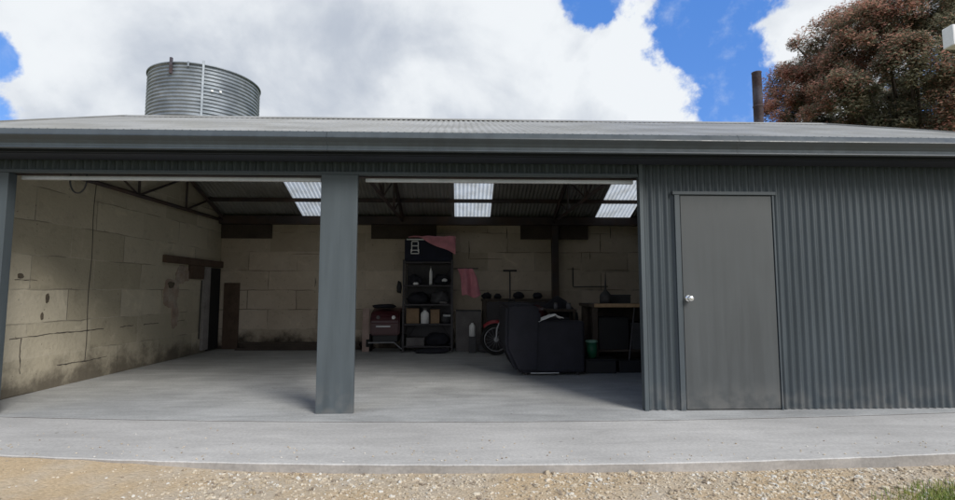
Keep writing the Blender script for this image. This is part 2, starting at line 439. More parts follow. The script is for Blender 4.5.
blob(9.15, .78, .1, .25, seed=9, t=.015).build('plaster_patch', M['patch'], lw)
blob(8.98, 1.32, .09, .06, seed=3, t=.03).build('broken_hole', M['hole'], lw)
blob(6.38, 1.12, .025, .06, seed=4, t=.006).build('broken_hole', M['hole'], lw)
blob(6.32, .90, .02, .04, seed=6, t=.006).build('broken_hole', M['hole'], lw)
blob(5.98, 1.38, .04, .03, seed=7, t=.006).build('broken_hole', M['hole'], lw)
# timber lintel, packer and the small dark doorway with its pale jamb
MB().box(-5.1, -5.03, 8.72, 10.79, 1.70, 1.83, .006).build('lintel', M['lintel'], lw)
MB().box(-5.1, -5.05, 9.55, 10.05, 1.44, 1.70, .006).build('packer', M['lintel'], lw)
MB().box(-5.1, -5.045, 10.08, 10.3, .05, 1.69, .004).build('door_jamb', M['jamb'], lw)
d_ = MB().box(-5.1, -5.06, 10.303, 10.74, .02, 1.68, .004).build('doorway_dark', M['void'], lw)  # black panel on the wall stands in for the darkness of the opening
mb = MB(); mb.tube([(-5.07, 9.98, .28), (-5.07, 9.99, 1.0), (-5.06, 9.985, 1.42)], .011, 6); mb.build('pipe', M['cable'], lw)

# roof: corrugated sheets, back slope interrupted by skylights
SK = [(-3.4, -2.62), (-.13, .64), (2.95, 3.72)]
mb = MB(); nf = (0, -SL/math.hypot(1, SL), 1/math.hypot(1, SL)); nb_ = (0, SL/math.hypot(1, SL), 1/math.hypot(1, SL))
corr(mb, XL-.03, XR+.03, lambda x: (x, RY, RZ), lambda x: (x, EY, EZ), nf, amp=.0075, rows=6)
roof = mb.build('front_roof', M['roof'], shed, smooth=True)
mb = MB(); xs = [XL-.03]+[q for s_ in SK for q in s_]+[XR+.03]
for i in range(0, len(xs), 2):
    corr(mb, xs[i], xs[i+1], lambda x: (x, 11.2, rz_(11.2)), lambda x: (x, RY, RZ), nb_, rows=2)
rb = mb.build('back_roof', M['roof'], shed, smooth=True)
for a, c_ in SK:
    mb = MB(); corr(mb, a+.001, c_-.001, lambda x: (x, 11.19, rz_(11.19)), lambda x: (x, RY+.02, rz_(RY+.02)), nb_, rows=2)
    mb.build('skylight', M['skylight'], rb, smooth=True)
# ridge cap and barge flashings
mb = MB(); mb.prism([(RY-.14, rz_(RY-.14)+.012), (RY, RZ+.022), (RY+.14, rz_(RY+.14)+.012), (RY+.14, rz_(RY+.14)+.016), (RY, RZ+.030), (RY-.14, rz_(RY-.14)+.016)], 'x', XL-.04, XR+.04)
mb.build('ridge_cap', M['roof'], shed)
for x in (XL-.05, XR+.03):
    mb = MB(); mb.prism([(EY, EZ-.12), (RY, RZ-.12), (11.2, rz_(11.2)-.12), (11.2, rz_(11.2)+.02), (RY, RZ+.032), (EY, EZ+.02)], 'x', x, x+.02)
    mb.build('barge_flashing', M['roof'], shed)
# gutter
prof = [(4.83, 2.70), (4.742, 2.722), (4.735, 2.732), (4.726, 2.728), (4.708, 2.70), (4.692, 2.672), (4.69, 2.662), (4.70, 2.65), (4.725, 2.625), (4.745, 2.595), (4.748, 2.568), (4.742, 2.565), (4.728, 2.558), (4.724, 2.549), (4.732, 2.540), (4.77, 2.545), (4.83, 2.57)]
prof_in = [(4.824, 2.72), (4.71, 2.722)]
mb = MB(); n = len(prof)
for (xa, xb) in ((XL-.1, -1.28), (-1.277, 2.72), (2.723, XR+.1)):
    A = [mb.bm.verts.new((xa, *q)) for q in prof[1:]+[prof[0]]]; B = [mb.bm.verts.new((xb, *q)) for q in prof[1:]+[prof[0]]]
    for i in range(n-1): mb.bm.faces.new((A[i], A[i+1], B[i+1], B[i]))
gut = mb.build('gutter', M['gutter_paint'], shed, smooth=False, thick=.0015)
for x in (XL-.1, XR+.1): MB().prism(prof, 'x', x-.002, x+.002).build('end_cap', M['gutter_paint'], gut)
mb = MB(); mb.box(XL-.02, XR+.02, 4.834, 4.856, 2.535, 2.735, .002); mb.build('fascia', M['eave_shade'], shed)
mb = MB(); mb.box(XL, XR, 4.858, 5.105, 2.528, 2.555); mb.build('soffit', M['eave_shade'], shed)
# corrugated header + trims
mb = MB(); corr(mb, XL, 1.86, lambda x: (x, YF, 2.545), lambda x: (x, YF, 2.425), (0, 1, 0)); mb.build('header_sheet', M['wall_paint'], shed, smooth=True)
MB().box(XL, 1.86, 5.092, 5.15, 2.395, 2.428, .003).build('header_trim', M['wall_paint'], shed)
mb = MB(); mb.box(-4.5, -1.46, 5.2, 5.235, 2.345, 2.385, .004); mb.build('door_rail', M['rail'], shed)
mb = MB(); mb.box(-1.0, 1.84, 5.2, 5.235, 2.345, 2.385, .004); mb.build('door_rail', M['rail'], shed)
MB().box(XL+.05, XR-.2, 5.30, 5.36, 2.42, 2.62).build('eave_beam', M['truss'], shed)
# posts
def post(x0, x1, y0, y1, nm):
    return MB().box(x0, x1, y0, y1, 0, 2.394, .004).build(nm, M['pillar_paint'], shed)
post(-1.425, -1.055, 5.085, 5.13, 'pillar')
post(-4.92, -4.53, 5.09, 5.19, 'corner_post')
MB().box(XL, -4.923, 5.11, 5.17, 0, 2.394).build('side_panel', M['wall_paint'], shed)
MB().box(-1.32, -1.16, 5.133, 5.29, 0, 2.39, .004).build('steel_post', M['truss'], shed)
# right-hand corrugated wall around the door
DX0, DX1, DZ = 2.24, 3.28, 2.21
mb = MB()
corr(mb, 1.9, DX0, lambda x: (x, YF, 2.545), lambda x: (x, YF, 0.004), (0, 1, 0))
corr(mb, DX0, DX1, lambda x: (x, YF, 2.545), lambda x: (x, YF, DZ), (0, 1, 0))
corr(mb, DX1, XR-.03, lambda x: (x, YF, 2.545), lambda x: (x, YF, 0.004), (0, 1, 0))
fw = mb.build('front_wall', M['wall_paint'], shed, smooth=True)
MB().box(1.862, 1.905, 5.085, 5.17, 0, 2.545, .004).build('corner_trim', M['pillar_paint'], shed)
MB().box(XR-.04, XR+.01, 5.085, 5.17, 0, 2.545, .004).build('corner_trim', M['wall_paint'], shed)
MB().box(1.95, XR-.1, 5.135, 5.16, .0, .06).build('wall_plate', M['steel_dark'], shed)
# inner lining frame so no light leaks
door = MB().box(DX0+.055, DX1-.012, 5.098, 5.135, .012, DZ-.004, .003).build('door', M['door_paint'], shed)
mb = MB(); mb.box(DX0-.01, DX0+.045, 5.085, 5.14, 0, DZ-.002, .003); mb.box(DX1-.006, DX1+.012, 5.088, 5.14, 0, DZ-.002, .002)
mb.build('door_frame', M['wall_paint'], shed)
MB().box(DX0-.03, DX1+.03, 5.078, 5.14, DZ, DZ+.035, .003).build('door_head', M['wall_paint'], shed)
mb = MB(); mb.lathe([(.0, -.002), (.034, -.002), (.036, -.006), (.030, -.012), (.014, -.016), (.012, -.036), (.022, -.044), (.031, -.056), (.031, -.068), (.022, -.078), (0.0, -.081)], (2.345, 5.098, 1.13), 24, 'y')
mb.build('handle', M['knob'], door, smooth=True)

# trusses and purlins
def truss(x, w=.025):
    mb = MB()
    def bar(p, q, r): mb.tube([(x, *p), (x, *q)], r, 4)
    zb = 2.62
    e0, e1 = 5.38, 10.78
    bar((e0, rz_(e0)-.12), (RY, RZ-.13), .038); bar((RY, RZ-.13), (e1, rz_(e1)-.12), .038)
    bar((e0, zb+.08), (e1, zb+.08), .034)
    bar((RY, zb+.08), (RY, RZ-.16), .022)
    for s_ in (-1, 1):
        bar((RY+s_*1.35, zb+.08), (RY+s_*1.35, rz_(RY+1.35)-.14), .022)
        bar((RY+s_*1.35, rz_(RY+1.35)-.14), (RY+s_*.0, zb+.08), .02)
        bar((RY+s_*1.35, zb+.08), (RY+s_*2.1, rz_(RY+2.1)-.14), .02)
    return mb.build('truss', M['truss'], shed)
for x in (-5.03, -1.24, 2.02, 5.2): truss(x)
mb = MB()
for y in (5.6, 6.4, 7.3, 8.45, 9.3, 10.1):
    mb.box(-5.09, 5.86, y-.025, y+.025, rz_(y)-.095, rz_(y)-.022)
mb.build('purlin', M['truss'], shed)
MB().box(-5.09, 5.86, 10.62, 10.795, 2.63, 2.80).build('wall_beam', M['truss'], shed)
for a, c_ in ((-5.09, -4.03), (-1.92, -.52), (1.30, 2.78)):
    MB().box(a, c_, 10.745, 10.795, 2.33, 2.628, .004).build('bearing_pad', M['timber_dark'], shed)
MB().box(1.96, 2.10, 10.60, 10.74, 0, 2.62, .004).build('steel_post', M['truss'], shed)
# conduit lines on the back wall
mb = MB(); mb.tube([(2.44, 10.785, 1.72), (2.44, 10.785, 1.31), (2.46, 10.785, 1.30), (3.2, 10.785, 1.31)], .012, 6); mb.build('conduit', M['cable'], bw)
# a few broken-out block joints on the back wall
for x, z0, z1 in ((3.28, 2.36, 2.62), (3.05, 2.1, 2.3), (2.82, 1.9, 2.05), (.18, 1.9, 2.3), (1.0, 2.35, 2.6), (-3.1, 1.3, 1.5)):
    MB().tube([(x, 10.799, z0), (x+.01, 10.799, (z0+z1)/2), (x, 10.799, z1)], [.005, .011, .004], 5).build('open_joint', M['grime'], bw)
for z, x0, x1 in ((1.68, 2.3, 2.6), (1.9, .2, .9), (2.0, -3.6, -3.0), (1.66, 3.1, 3.7)):
    MB().tube([(x0, 10.799, z), ((x0+x1)/2, 10.799, z+.006), (x1, 10.799, z)], [.003, .006, .003], 5).build('open_joint', M['grime'], bw)

# hanging cable loop behind the header
mb = MB(); pts = []
for k in range(15):
    a = PI*k/14; pts.append((-3.98-.085*math.cos(a), 5.27, 2.36-.14*math.sin(a)))
mb.tube([(-4.06, 5.27, 2.44)]+pts+[(-3.9, 5.27, 2.44)], .008, 6)
tag(mb.build('cable', M['cable'], None), 'black cable hanging in a loop from the header, top left', 'cable')

# flue pipe
fl = thing('chimney_pipe', 'rusty steel flue pipe rising behind the shed roof ridge', 'chimney', (5.42, 8.7, rz_(8.7)))
mb = MB(); mb.lathe([(.080, -.5), (.080, 1.54), (.085, 1.545), (.085, 1.56), (.076, 1.56), (.074, 1.4), (.074, -.5)], (5.42, 8.7, rz_(8.7)), 28); mb.build('pipe', M['rust'], fl, smooth=True)
mb = MB(); mb.lathe([(.2, -.08), (.17, .0), (.11, .09), (.1, .1)], (5.42, 8.7, rz_(8.7)+.05), 24); mb.build('flashing', M['roof'], fl, smooth=True)
mb = MB(); mb.lathe([(.082, 0), (.087, .004), (.087, .03), (.082, .034)], (5.42, 8.7, rz_(8.7)+.9), 28); mb.build('seam_band', M['rust'], fl)

# water tank on its stand
TX, TY, TR, TZ0, TZ1 = -6.51, 12.62, 1.265, 3.5, 6.47
tank = thing('water_tank', 'round corrugated galvanised water tank standing behind the shed roof', 'water tank', (TX, TY, -.1))
mb = MB(); prof = []; nr = int((TZ1-TZ0)/.087*10)
for i in range(nr+1):
    h = TZ0+(TZ1-TZ0)*i/nr
    prof.append((TR+.014*math.cos((h-TZ1)/.087*2*PI)-.017, h))
mb.lathe(prof, (TX, TY, 0), 96); body = mb.build('tank_body', M['galv'], tank, smooth=True, thick=-.003)
mb = MB(); mb.lathe([(TR+.004, TZ1-.02), (TR+.018, TZ1-.018), (TR+.02, TZ1+.008), (TR+.004, TZ1+.012), (TR-.01, TZ1+.008), (TR-.01, TZ1-.02)], (TX, TY, 0), 96); mb.build('rim', M['galv'], tank, smooth=True)
mb = MB(); mb.lathe([(.0, TZ0+.02), (TR-.03, TZ0+.02), (TR-.03, TZ0), (0, TZ0)], (TX, TY, 0), 64); mb.build('tank_floor', M['galv'], tank)
mb = MB(); mb.lathe([(0, TZ1-.25), (TR-.03, TZ1-.25)], (TX, TY, 0), 64); mb.build('water', M['void'], tank)
def at_tank(deg, r=TR): a = math.radians(deg); return TX+r*math.cos(a), TY+r*math.sin(a)
def strap(deg, z0, z1, w, nm, mt, out=.02):
    a = math.radians(deg); R = Matrix.Translation((TX, TY, 0)) @ Matrix.Rotation(a, 4, 'Z')
    q = MB(); q.box(TR-.005, TR+out, -w/2, w/2, z0, z1, .003, R); return q.build(nm, mt, tank)
strap(-66, TZ0, TZ1+.09, .05, 'seam_strap', M['galv'])
strap(-97, TZ1-.28, TZ1+.1, .05, 'bracket', M['rust'], .05)
strap(-80, TZ1-.1, TZ1+.02, .04, 'bracket', M['galv'], .03)
for dg, z in ((-57, TZ1-.62), (-49, TZ1-.6)):
    strap(dg, z, z+.05, .05, 'patch_bolt', M['white'], .022)
mb = MB()
for k in range(13): mb.box(TX-1.35, TX+1.35, TY-1.35+k*.21, TY-1.35+k*.21+.19, TZ0-.06, TZ0-.003)
mb.build('deck', M['timber_dark'], tank)
for sx in (-1.1, 0, 1.1):
    MB().box(TX+sx-.07, TX+sx+.07, TY-1.3, TY+1.3, TZ0-.22, TZ0-.062).build('bearer', M['timber_dark'], tank)
    for sy in (-1.1, 1.1): MB().box(TX+sx-.08, TX+sx+.08, TY+sy-.08, TY+sy+.08, -.12, TZ0-.222).build('leg', M['timber_dark'], tank)
mb = MB(); mb.tube([(TX-1.1, TY-1.19, .3), (TX+1.1, TY-1.19, 3.0)], .03, 6); mb.tube([(TX+1.1, TY-1.19, .3), (TX-1.1, TY-1.19, 3.0)], .03, 6); mb.build('brace', M['timber_dark'], tank)

# ------------------------------------------------------------------ trees
def leaf_mat(name, ca, cb, cc=None):
    m, g, b, P = newmat(name, .65, .3)
    n = g.rng(g.noise(P, 1.3, 5, .6), .35, .65); k = g.rng(g.noise(P, 9, 3), .3, .7)
    c = g.mix(n, ca, cb)
    if cc: c = g.mix(g.math('MULTIPLY', k, .6), c, cc)
    g.L.new(c, b.inputs['Base Color'])
    tr = g.N.new('ShaderNodeBsdfTranslucent'); g.L.new(c, tr.inputs[0]); ms = g.N.new('ShaderNodeMixShader'); ms.inputs[0].default_value = .45
    g.L.new(b.outputs[0], ms.inputs[1]); g.L.new(tr.outputs[0], ms.inputs[2]); g.L.new(ms.outputs[0], g.N['Material Output'].inputs[0])
    return m
M['leaf_green'] = leaf_mat('leaf_green', (.17, .20, .13), (.23, .24, .15), (.34, .26, .18))
M['leaf_red'] = leaf_mat('leaf_red', (.58, .26, .20), (.62, .34, .26), (.42, .28, .19))
M['bark'] = mat('bark', (.07, .055, .045), .9, 0, 4, .25, 30, .15, .5, 30)
def tree(base, crown_c, R3, nclump, nleaf, leaf, redbias, label, name='tree', cut=None, seed=1, limbs=9):
    rnd = random.Random(seed)
    t = thing(name, label, 'tree', base)
    C = Vector(crown_c); clumps = []
    for _ in range(nclump):
        while True:
            d = Vector((rnd.uniform(-1, 1), rnd.uniform(-1, 1), rnd.uniform(-1, 1)))
            if .12 < d.length < 1: break
        rad = d.length**.45; d.normalize()
        bump = 1+.09*noise.noise(d*2.3+Vector((seed, 0, 0)))
        p = C+Vector((d.x*R3[0], d.y*R3[1], d.z*R3[2]))*rad*bump*.93
        if cut and cut(p): continue
        clumps.append((p, rnd.uniform(.3, .55)*min(R3)/4.3, rad, d))
    vg, fg, vr, fr = [], [], [], []
    for (p, s, rad, d) in clumps:
        red = redbias(p, rad, d)
        for _ in range(nleaf):
            q = Vector((rnd.gauss(0, 1), rnd.gauss(0, 1), rnd.gauss(0, .8))).normalized()*s*rnd.random()**.5
            a = Vector((rnd.gauss(0, 1), rnd.gauss(0, 1), rnd.gauss(0, 1))).normalized(); b_ = a.orthogonal().normalized()
            l = leaf*rnd.uniform(.6, 1.3); w = l*.45
            isr = rnd.random() < red*(1.1 if q.dot(d) > 0 else .55)
            V_, F_ = (vr, fr) if isr else (vg, fg)
            o = len(V_); c_ = p+q
            V_ += [tuple(c_-a*l), tuple(c_+b_*w), tuple(c_+a*l), tuple(c_-b_*w)]; F_.append((o, o+1, o+2, o+3))
    for nm, V_, F_, mt in (('crown', vg, fg, M['leaf_green']), ('red_foliage', vr, fr, M['leaf_red'])):
        if not F_: continue
        me = bpy.data.meshes.new(nm); me.from_pydata(V_, [], F_); me.update(); me.materials.append(mt)
        o = bpy.data.objects.new(nm, me); col.objects.link(o); o.parent = t; o.matrix_parent_inverse = Matrix.Translation(-t.location)
    B = Vector(base); fork = B.lerp(C-Vector((0, 0, R3[2]*.7)), .62)
    mb = MB(); mb.tube([B-Vector((0, 0, .1)), B.lerp(fork, .5)+Vector((.08, .03, 0)), fork], [.3, .24, .2], 10)
    rnd.shuffle(clumps)
    for (p, s, rad, d) in clumps[:limbs*3]:
        mid = fork.lerp(p, .5)+Vector((rnd.uniform(-.3, .3), rnd.uniform(-.3, .3), rnd.uniform(0, .5)))
        mb.tube([fork-Vector((0, 0, .2)), fork.lerp(mid, .5)+Vector((0, 0, .15)), mid, p], [.13, .10, .065, .02], 7)
    mb.build('trunk', M['bark'], t, smooth=True)
    return t
def redb(p, rad, d):
    v = .0+1.5*max(0, -d.x*.95+d.z*.45-.50)+(.12 if rad > .9 else -.05)
    return max(.04, min(.93, v+.55*noise.noise(p*.45)))
def cutg(p):   # sky gap under the crown, right-hand side, where the limbs show
    return (p.z < 7.35 and p.x > 16.0 and p.y < 19 and noise.noise(p*.8) > -.35)
tree((16.7, 16.6, -.1), (15.5, 16.6, 7.95), (4.55, 4.2, 3.9), 900, 560, .055, redb, 'large tree with reddish new leaves over dark green foliage behind the shed', cut=cutg, seed=3)
tree((22.5, 24.5, -.1), (22.5, 24.5, 8.0), (4.6, 4.2, 4.4), 220, 260, .12, lambda p, r, d: .05, 'green tree at the right edge behind the reddish tree', seed=8)

# pale lamp head on a pole at right
lp = thing('pole_lamp', 'white box lamp head at the far right edge in front of the tree', 'lamp', (13.35, 12.0, -.1))
mb = MB(); mb.box(12.51, 13.1, 11.8, 12.1, 7.45, 8.0, .03); mb.build('lamp_head', M['white'], lp)
mb = MB(); mb.tube([(13.35, 12, -.15), (13.35, 12, 7.7)], [.07, .05], 12); mb.tube([(13.35, 12, 7.7), (13.08, 12, 7.72)], .035, 10); mb.build('pole', M['galv'], lp)

# ------------------------------------------------------------------ CONTENTS
def cloth(name, f, nu, nv, mt, label, cat, th=.006):
    return tag(MB().grid(f, nu, nv).build(name, mt, None, True, th), label, cat)
# shelving rack
rk = thing('shelving_rack', 'dark metal shelving rack loaded with odds and ends against the back wall', 'shelves', (-.65, 10.3, 0))
for x in (-1.14, -.17):
    for y in (10.1, 10.52): MB().box(x-.018, x+.018, y-.018, y+.018, 0, 1.84).build('post', M['steel_dark'], rk)
LV = (.12, .56, .95, 1.33, 1.80)
for z in LV: MB().box(-1.119, -.191, 10.085, 10.535, z-.03, z, .003).build('shelf', M['steel_dark'], rk)
MB().box(-1.118, -.192, 10.54, 10.55, .1, 1.78).build('back_panel', M['steel_dark'], rk)
mb = MB(); mb.tube([(-1.14, 10.53, .15), (-.17, 10.53, 1.75)], .008, 5); mb.tube([(-.17, 10.53, .15), (-1.14, 10.53, 1.75)], .008, 5); mb.build('brace', M['steel_dark'], rk)
# cooler bag on top
cb_ = thing('storage_bag', 'dark navy box bag with white buckle outline on top of the rack', 'bag', (-.65, 10.3, 1.8))
MB().box(-1.13, -.16, 10.1, 10.52, 1.803, 2.27, .03).build('body', M['navy'], cb_)
mb = MB()
for z in (2.03, 2.12, 2.21): mb.box(-.985 if z > 2.05 else -1.0, -.855 if z > 2.05 else -.84, 10.085, 10.1, z-.009, z+.009)
for x in (-.985, -.855): mb.box(x-.009, x+.009, 10.087, 10.1, 2.0, 2.2)
mb.box(-1.0, -.84, 10.085, 10.1, 1.955, 1.973); mb.box(-1.005, -.99, 10.086, 10.1, 1.97, 2.05); mb.box(-.85, -.835, 10.086, 10.1, 1.97, 2.05)
mb.box(-1.09, -.74, 10.085, 10.1, 2.235, 2.262)
mb.build('white_strap', M['white'], cb_)
def fpink(u, v):
    x = -1.05+.95*u; 
    if v < .5: y = 10.5-.42*v*2; z = 2.285+.03*noise.noise(Vector((u*4, v*4, 0)))+.045*math.sin(u*PI)
    else:
        k = (v-.5)*2; drop = .02+.46*max(0, u-.22)**1.1
        y = 10.07-.014*math.sin(u*22+k*3)-.012; z = 2.30-drop*k+.02*math.sin(u*9)
    return (x, y, z)
cloth('pink_cloth', fpink, 40, 20, M['pink'], 'pink cloth draped over the navy bag on the rack', 'cloth')
mb = MB(); mb.lathe([(0, -.05), (.06, -.045), (.085, 0), (.07, .05), (0, .06)], (-.24, 10.13, 2.24), 20, 'y'); tag(mb.build('dark_cap', M['black_fab'], None, True), 'small dark maroon cap resting on the pink draped cloth', 'cap')
# hanging pink cloth on a hook
def fh(u, v):
    w = .30+.07*v; x = -.06+w*u+.12*v+.02*math.sin(v*5)
    return (x, 10.06+.035*math.sin(u*11+v*2)+.01*math.sin(v*9), 1.66-.56*v*(1-.12*(u-.5)**2)+.03*math.sin(u*7)*v)
cloth('hanging_cloth', fh, 30, 24, M['pink'], 'pink cloth hanging down beside the shelving rack', 'cloth')
MB().tube([(-.16, 10.14, 1.665), (.36, 10.12, 1.665)], .012, 8).build('hanging_rod', M['steel_dark'], rk)
# shelf goods
def bottle(x, y, z, r, h, mt, label, grp=None):
    t = thing('bottle', label, 'bottle', (x, y, z), grp)
    MB().lathe([(0, 0), (r, 0), (r, h*.62), (r*.85, h*.72), (r*.4, h*.82), (r*.38, h*.9)], (x, y, z), 18).build('bottle_body', mt, t, True)
    MB().lathe([(r*.46, h*.88), (r*.46, h), (0, h)], (x, y, z), 14).build('cap', M['grey_mid'], t)
    return t
bottle(-.60, 10.16, 1.333, .032, .38, M['white'], 'tall slim white tube bottle on the upper rack shelf')
bottle(-.71, 10.14, .563, .085, .30, M['white'], 'white jug bottle standing before the cardboard box')
bottle(.235, 9.98, .32, .062, .30, M['white'], 'white bottle in front of the grey carton beside the rack')
def carton(x0, x1, y0, y1, z0, z1, mt, label, lidmt=None, cat='box', name='box'):
    t = thing(name, label, cat, ((x0+x1)/2, (y0+y1)/2, z0))
    MB().box(x0, x1, y0, y1, z0, z1, .006).build('box_body', mt, t)
    MB().box(x0-.006, x1+.006, y0-.006, y1+.006, z1+.001, z1+.02, .004).build('lid', lidmt or mt, t)
    return t
carton(-1.09, -.83, 10.16, 10.48, .562, .84, M['card'], 'reddish brown cardboard box on the middle rack shelf, left')
carton(-.60, -.42, 10.16, 10.48, .562, .82, M['card'], 'brown cardboard box on the middle rack shelf behind the white jug')
def lump(x, y, z, sx, sy, sz, mt, label, name, cat, seed=0):
    b_ = bmesh.new(); bmesh.ops.create_icosphere(b_, subdivisions=3, radius=1)
    for v in b_.verts:
        k = 1+.28*noise.noise(v.co*1.7+Vector((seed, 0, 0)))+.1*noise.noise(v.co*5+Vector((seed, 2, 0)))
        v.co = Vector((x+v.co.x*sx*k, y+v.co.y*sy*k, z+max(v.co.z, -.75)*sz*k+sz*.75))
    q = MB(); q.add(b_); return tag(q.build(name, mt, None, True), label, cat)
lump(-.92, 10.2, 1.333, .14, .12, .12, M['black_fab'], 'black folded bag on the upper rack shelf, left end', 'folded_bag', 'bag', 1)
lump(-.38, 10.25, 1.333, .17, .14, .13, M['black_fab'], 'black folded bag on the upper rack shelf, right end', 'folded_bag', 'bag', 2)
lump(-.90, 10.10, 1.335, .06, .03, .03, M['white'], 'crumpled white rag on the upper rack shelf at left', 'rag', 'rag', 3)
lump(-.32, 10.09, 1.40, .05, .04, .035, M['white'], 'small white rag lying on the black bag of the upper shelf', 'rag', 'rag', 4)
lump(-.85, 10.28, .953, .22, .16, .14, M['black_fab'], 'dark bundle on the second rack shelf, left end', 'bundle', 'bundle', 5)
lump(-.42, 10.28, .953, .19, .16, .16, M['grey_dk'], 'dark grey bundle on the second rack shelf, right end', 'bundle', 'bundle', 6)
lump(-.34, 10.12, .955, .07, .04, .03, M['grey_mid'], 'pale crumpled glove on the second rack shelf', 'glove', 'glove', 7)
lump(-.30, 10.25, .563, .1, .12, .12, M['grey_dk'], 'dark bundle beside the cardboard boxes on the rack', 'bundle', 'bundle', 8)
carton(-.34, -.2, 10.1, 10.14, .70, .715, M['rail'], 'thin silver tin at the right end of the middle rack shelf', cat='tin', name='tin')
carton(-1.08, -.72, 10.12, 10.45, .122, .26, M['grey_mid'], 'flat grey case on the lowest rack shelf')
lump(-.45, 10.2, .123, .24, .18, .15, M['black_fab'], 'black lumpy sack on the lowest rack shelf', 'sack', 'sack', 9)
lump(-.55, 9.9, 0, .32, .12, .06, M['black_fab'], 'black sack lying on the floor before the rack', 'sack', 'sack', 10)
lump(-1.24, 10.2, 1.18, .05, .05, .13, M['black'], 'black holdall hooked on the left side of the rack', 'holdall', 'bag', 30)
# pale board
tag(MB().box(-1.965, -1.825, 10.2, 10.225, 0, .86, .003).build('leaning_board', M['paleboard']), 'pale upright board standing left of the maroon machine', 'board')
# maroon ride-on machine (bonnet with lamps, silver trim, wheels)
mw = thing('machine', 'dark maroon machine with rounded hood and silver trim by the back wall', 'machine', (-1.48, 10.3, 0))
mb = MB(); poly = [(10.0, .34), (10.0, .60), (10.04, .72), (10.14, .80), (10.5, .86), (10.62, .86), (10.62, .34)]
mb.prism(poly, 'x', -1.78, -1.2); bmesh.ops.bevel(mb.bm, geom=mb.bm.edges[:], offset=.03, segments=3, affect='EDGES'); mb.build('hood', M['maroon'], mw)
MB().box(-1.74, -1.24, 10.06, 10.6, .2, .336, .02).build('chassis', M['black'], mw)
MB().box(-1.66, -1.38, 9.985, 9.999, .50, .53, .003).build('badge', M['chrome'], mw)
MB().tube([(-1.80, 9.97, .20), (-1.3, 9.97, .205), (-1.18, 9.97, .1), (-1.16, 10.0, .08)], .013, 8).build('bumper', M['chrome'], mw)
for x in (-1.62, -1.32):
    MB().lathe([(0, -.012), (.035, -.01), (.038, .02)], (x, 10.0, .69), 16, 'y').build('headlight', M['white'] if x > -1.5 else M['grey_mid'], mw)
for x in (-1.84, -1.16):
    q = MB(); q.tube([(x-.045, 10.35, .17), (x+.045, 10.35, .17)], .17, 22); w_ = q.build('wheel', M['rubber'], mw)
lump(-1.55, 10.35, .86, .22, .16, .05, M['black_fab'], 'dark folded cover lying on top of the maroon machine', 'folded_cover', 'cover', 33)
tag(MB().box(-4.98, -4.66, 10.70, 10.735, 0, 1.38, .004, Matrix.Translation((0, .04, 0))).build('tall_board', M['lintel']), 'tall brown board standing in the left back corner beside the dark doorway', 'board')
# grey carton
carton(-.09, .42, 10.15, 10.55, .002, .80, M['grey_mid'], 'tall dull grey carton standing right of the rack', M['grey_dk'])
carton(.17, .31, 9.92, 10.05, .0, .30, M['grey_dk'], 'small dark box on the floor under the white bottle')
# back bench with dark clutter
bn = thing('bench', 'low dark bench along the back wall behind the motorcycle', 'bench', (.95, 10.55, 0))
MB().box(.44, 1.9, 10.3, 10.75, 1.0, 1.05, .004).build('bench_top', M['timber_dark'], bn)
for x in (.5, 1.84):
    for y in (10.34, 10.7): MB().box(x-.035, x+.035, y-.035, y+.035, 0, .999).build('leg', M['timber_dark'], bn)
MB().box(.54, 1.8, 10.32, 10.36, .03, .99).build('front_panel', M['steel_dark'], bn)
for i, (x, s_) in enumerate(((.55, .10), (.78, .08), (1.22, .11), (1.62, .10))):
    lump(x, 10.5, 1.053, s_, .1, s_*.75, M['black_fab'], ['black lump of gear at the left end of the back bench', 'small black lump of gear beside the leftmost one on the bench', 'black lump of gear just right of the T-handled pole', 'black lump of gear at the right end of the back bench'][i], 'gear_bundle', 'bundle', 11+i)
mb = MB(); mb.tube([(1.01, 10.2, 0), (1.01, 10.2, 1.62)], .016, 8); ob = tag(mb.build('post_handle', M['steel_dark']), 'dark upright pole with a T-shaped handle behind the motorcycle', 'pole')
MB().tube([(.87, 10.2, 1.625), (1.15, 10.2, 1.625)], .02, 8).build('grip', M['black'], ob)

# motorcycle, side on, front wheel at left
mo = thing('motorcycle', 'motorcycle with red front mudguard parked behind the black armchair', 'motorcycle', (1.2, 9.6, 0))
def wheel(cx, cy, r=.295):
    def tf(u, v):
        a = u*2*PI; b_ = v*2*PI; rr = r-.035+.035*math.cos(b_)
        return (cx+rr*math.cos(a), cy+.035*math.sin(b_), r+rr*math.sin(a))
    w_ = MB().grid(tf, 40, 10).build('wheel', M['rubber'], mo, True)
    def rf(u, v):
        a = u*2*PI; b_ = v*2*PI; rr = r-.075+.012*math.cos(b_)
        return (cx+rr*math.cos(a), cy+.022*math.sin(b_), r+rr*math.sin(a))
    MB().grid(rf, 40, 6).build('rim', M['chrome'], w_, True)
    mb = MB()
    for k in range(16):
        a = 2*PI*k/16; mb.tube([(cx+.03*math.cos(a+.4), cy-.02*(-1)**k, r+.03*math.sin(a+.4)), (cx+(r-.08)*math.cos(a), cy, r+(r-.08)*math.sin(a))], .0028, 4)
    mb.build('spokes', M['chrome'], w_)
    mb = MB(); mb.tube([(cx, cy-.05, r), (cx, cy+.05, r)], .045, 16); mb.build('hub', M['chrome'], w_)
wheel(.68, 9.6); wheel(1.92, 9.6)
mb = MB()
for dy in (-.075, .075): mb.tube([(.68, 9.6+dy, .295), (.70, 9.6+dy, .52), (.93, 9.6+dy, 1.0)], .017, 8)
mb.build('fork', M['chrome'], mo)
def mg(u, v):
    a = math.radians(42+92*u); rr = .345+.01*math.sin(v*PI)
    return (.68+rr*math.cos(a), 9.6+.075*(v-.5)*2, .31+rr*math.sin(a)-.05*(2*v-1)**2)
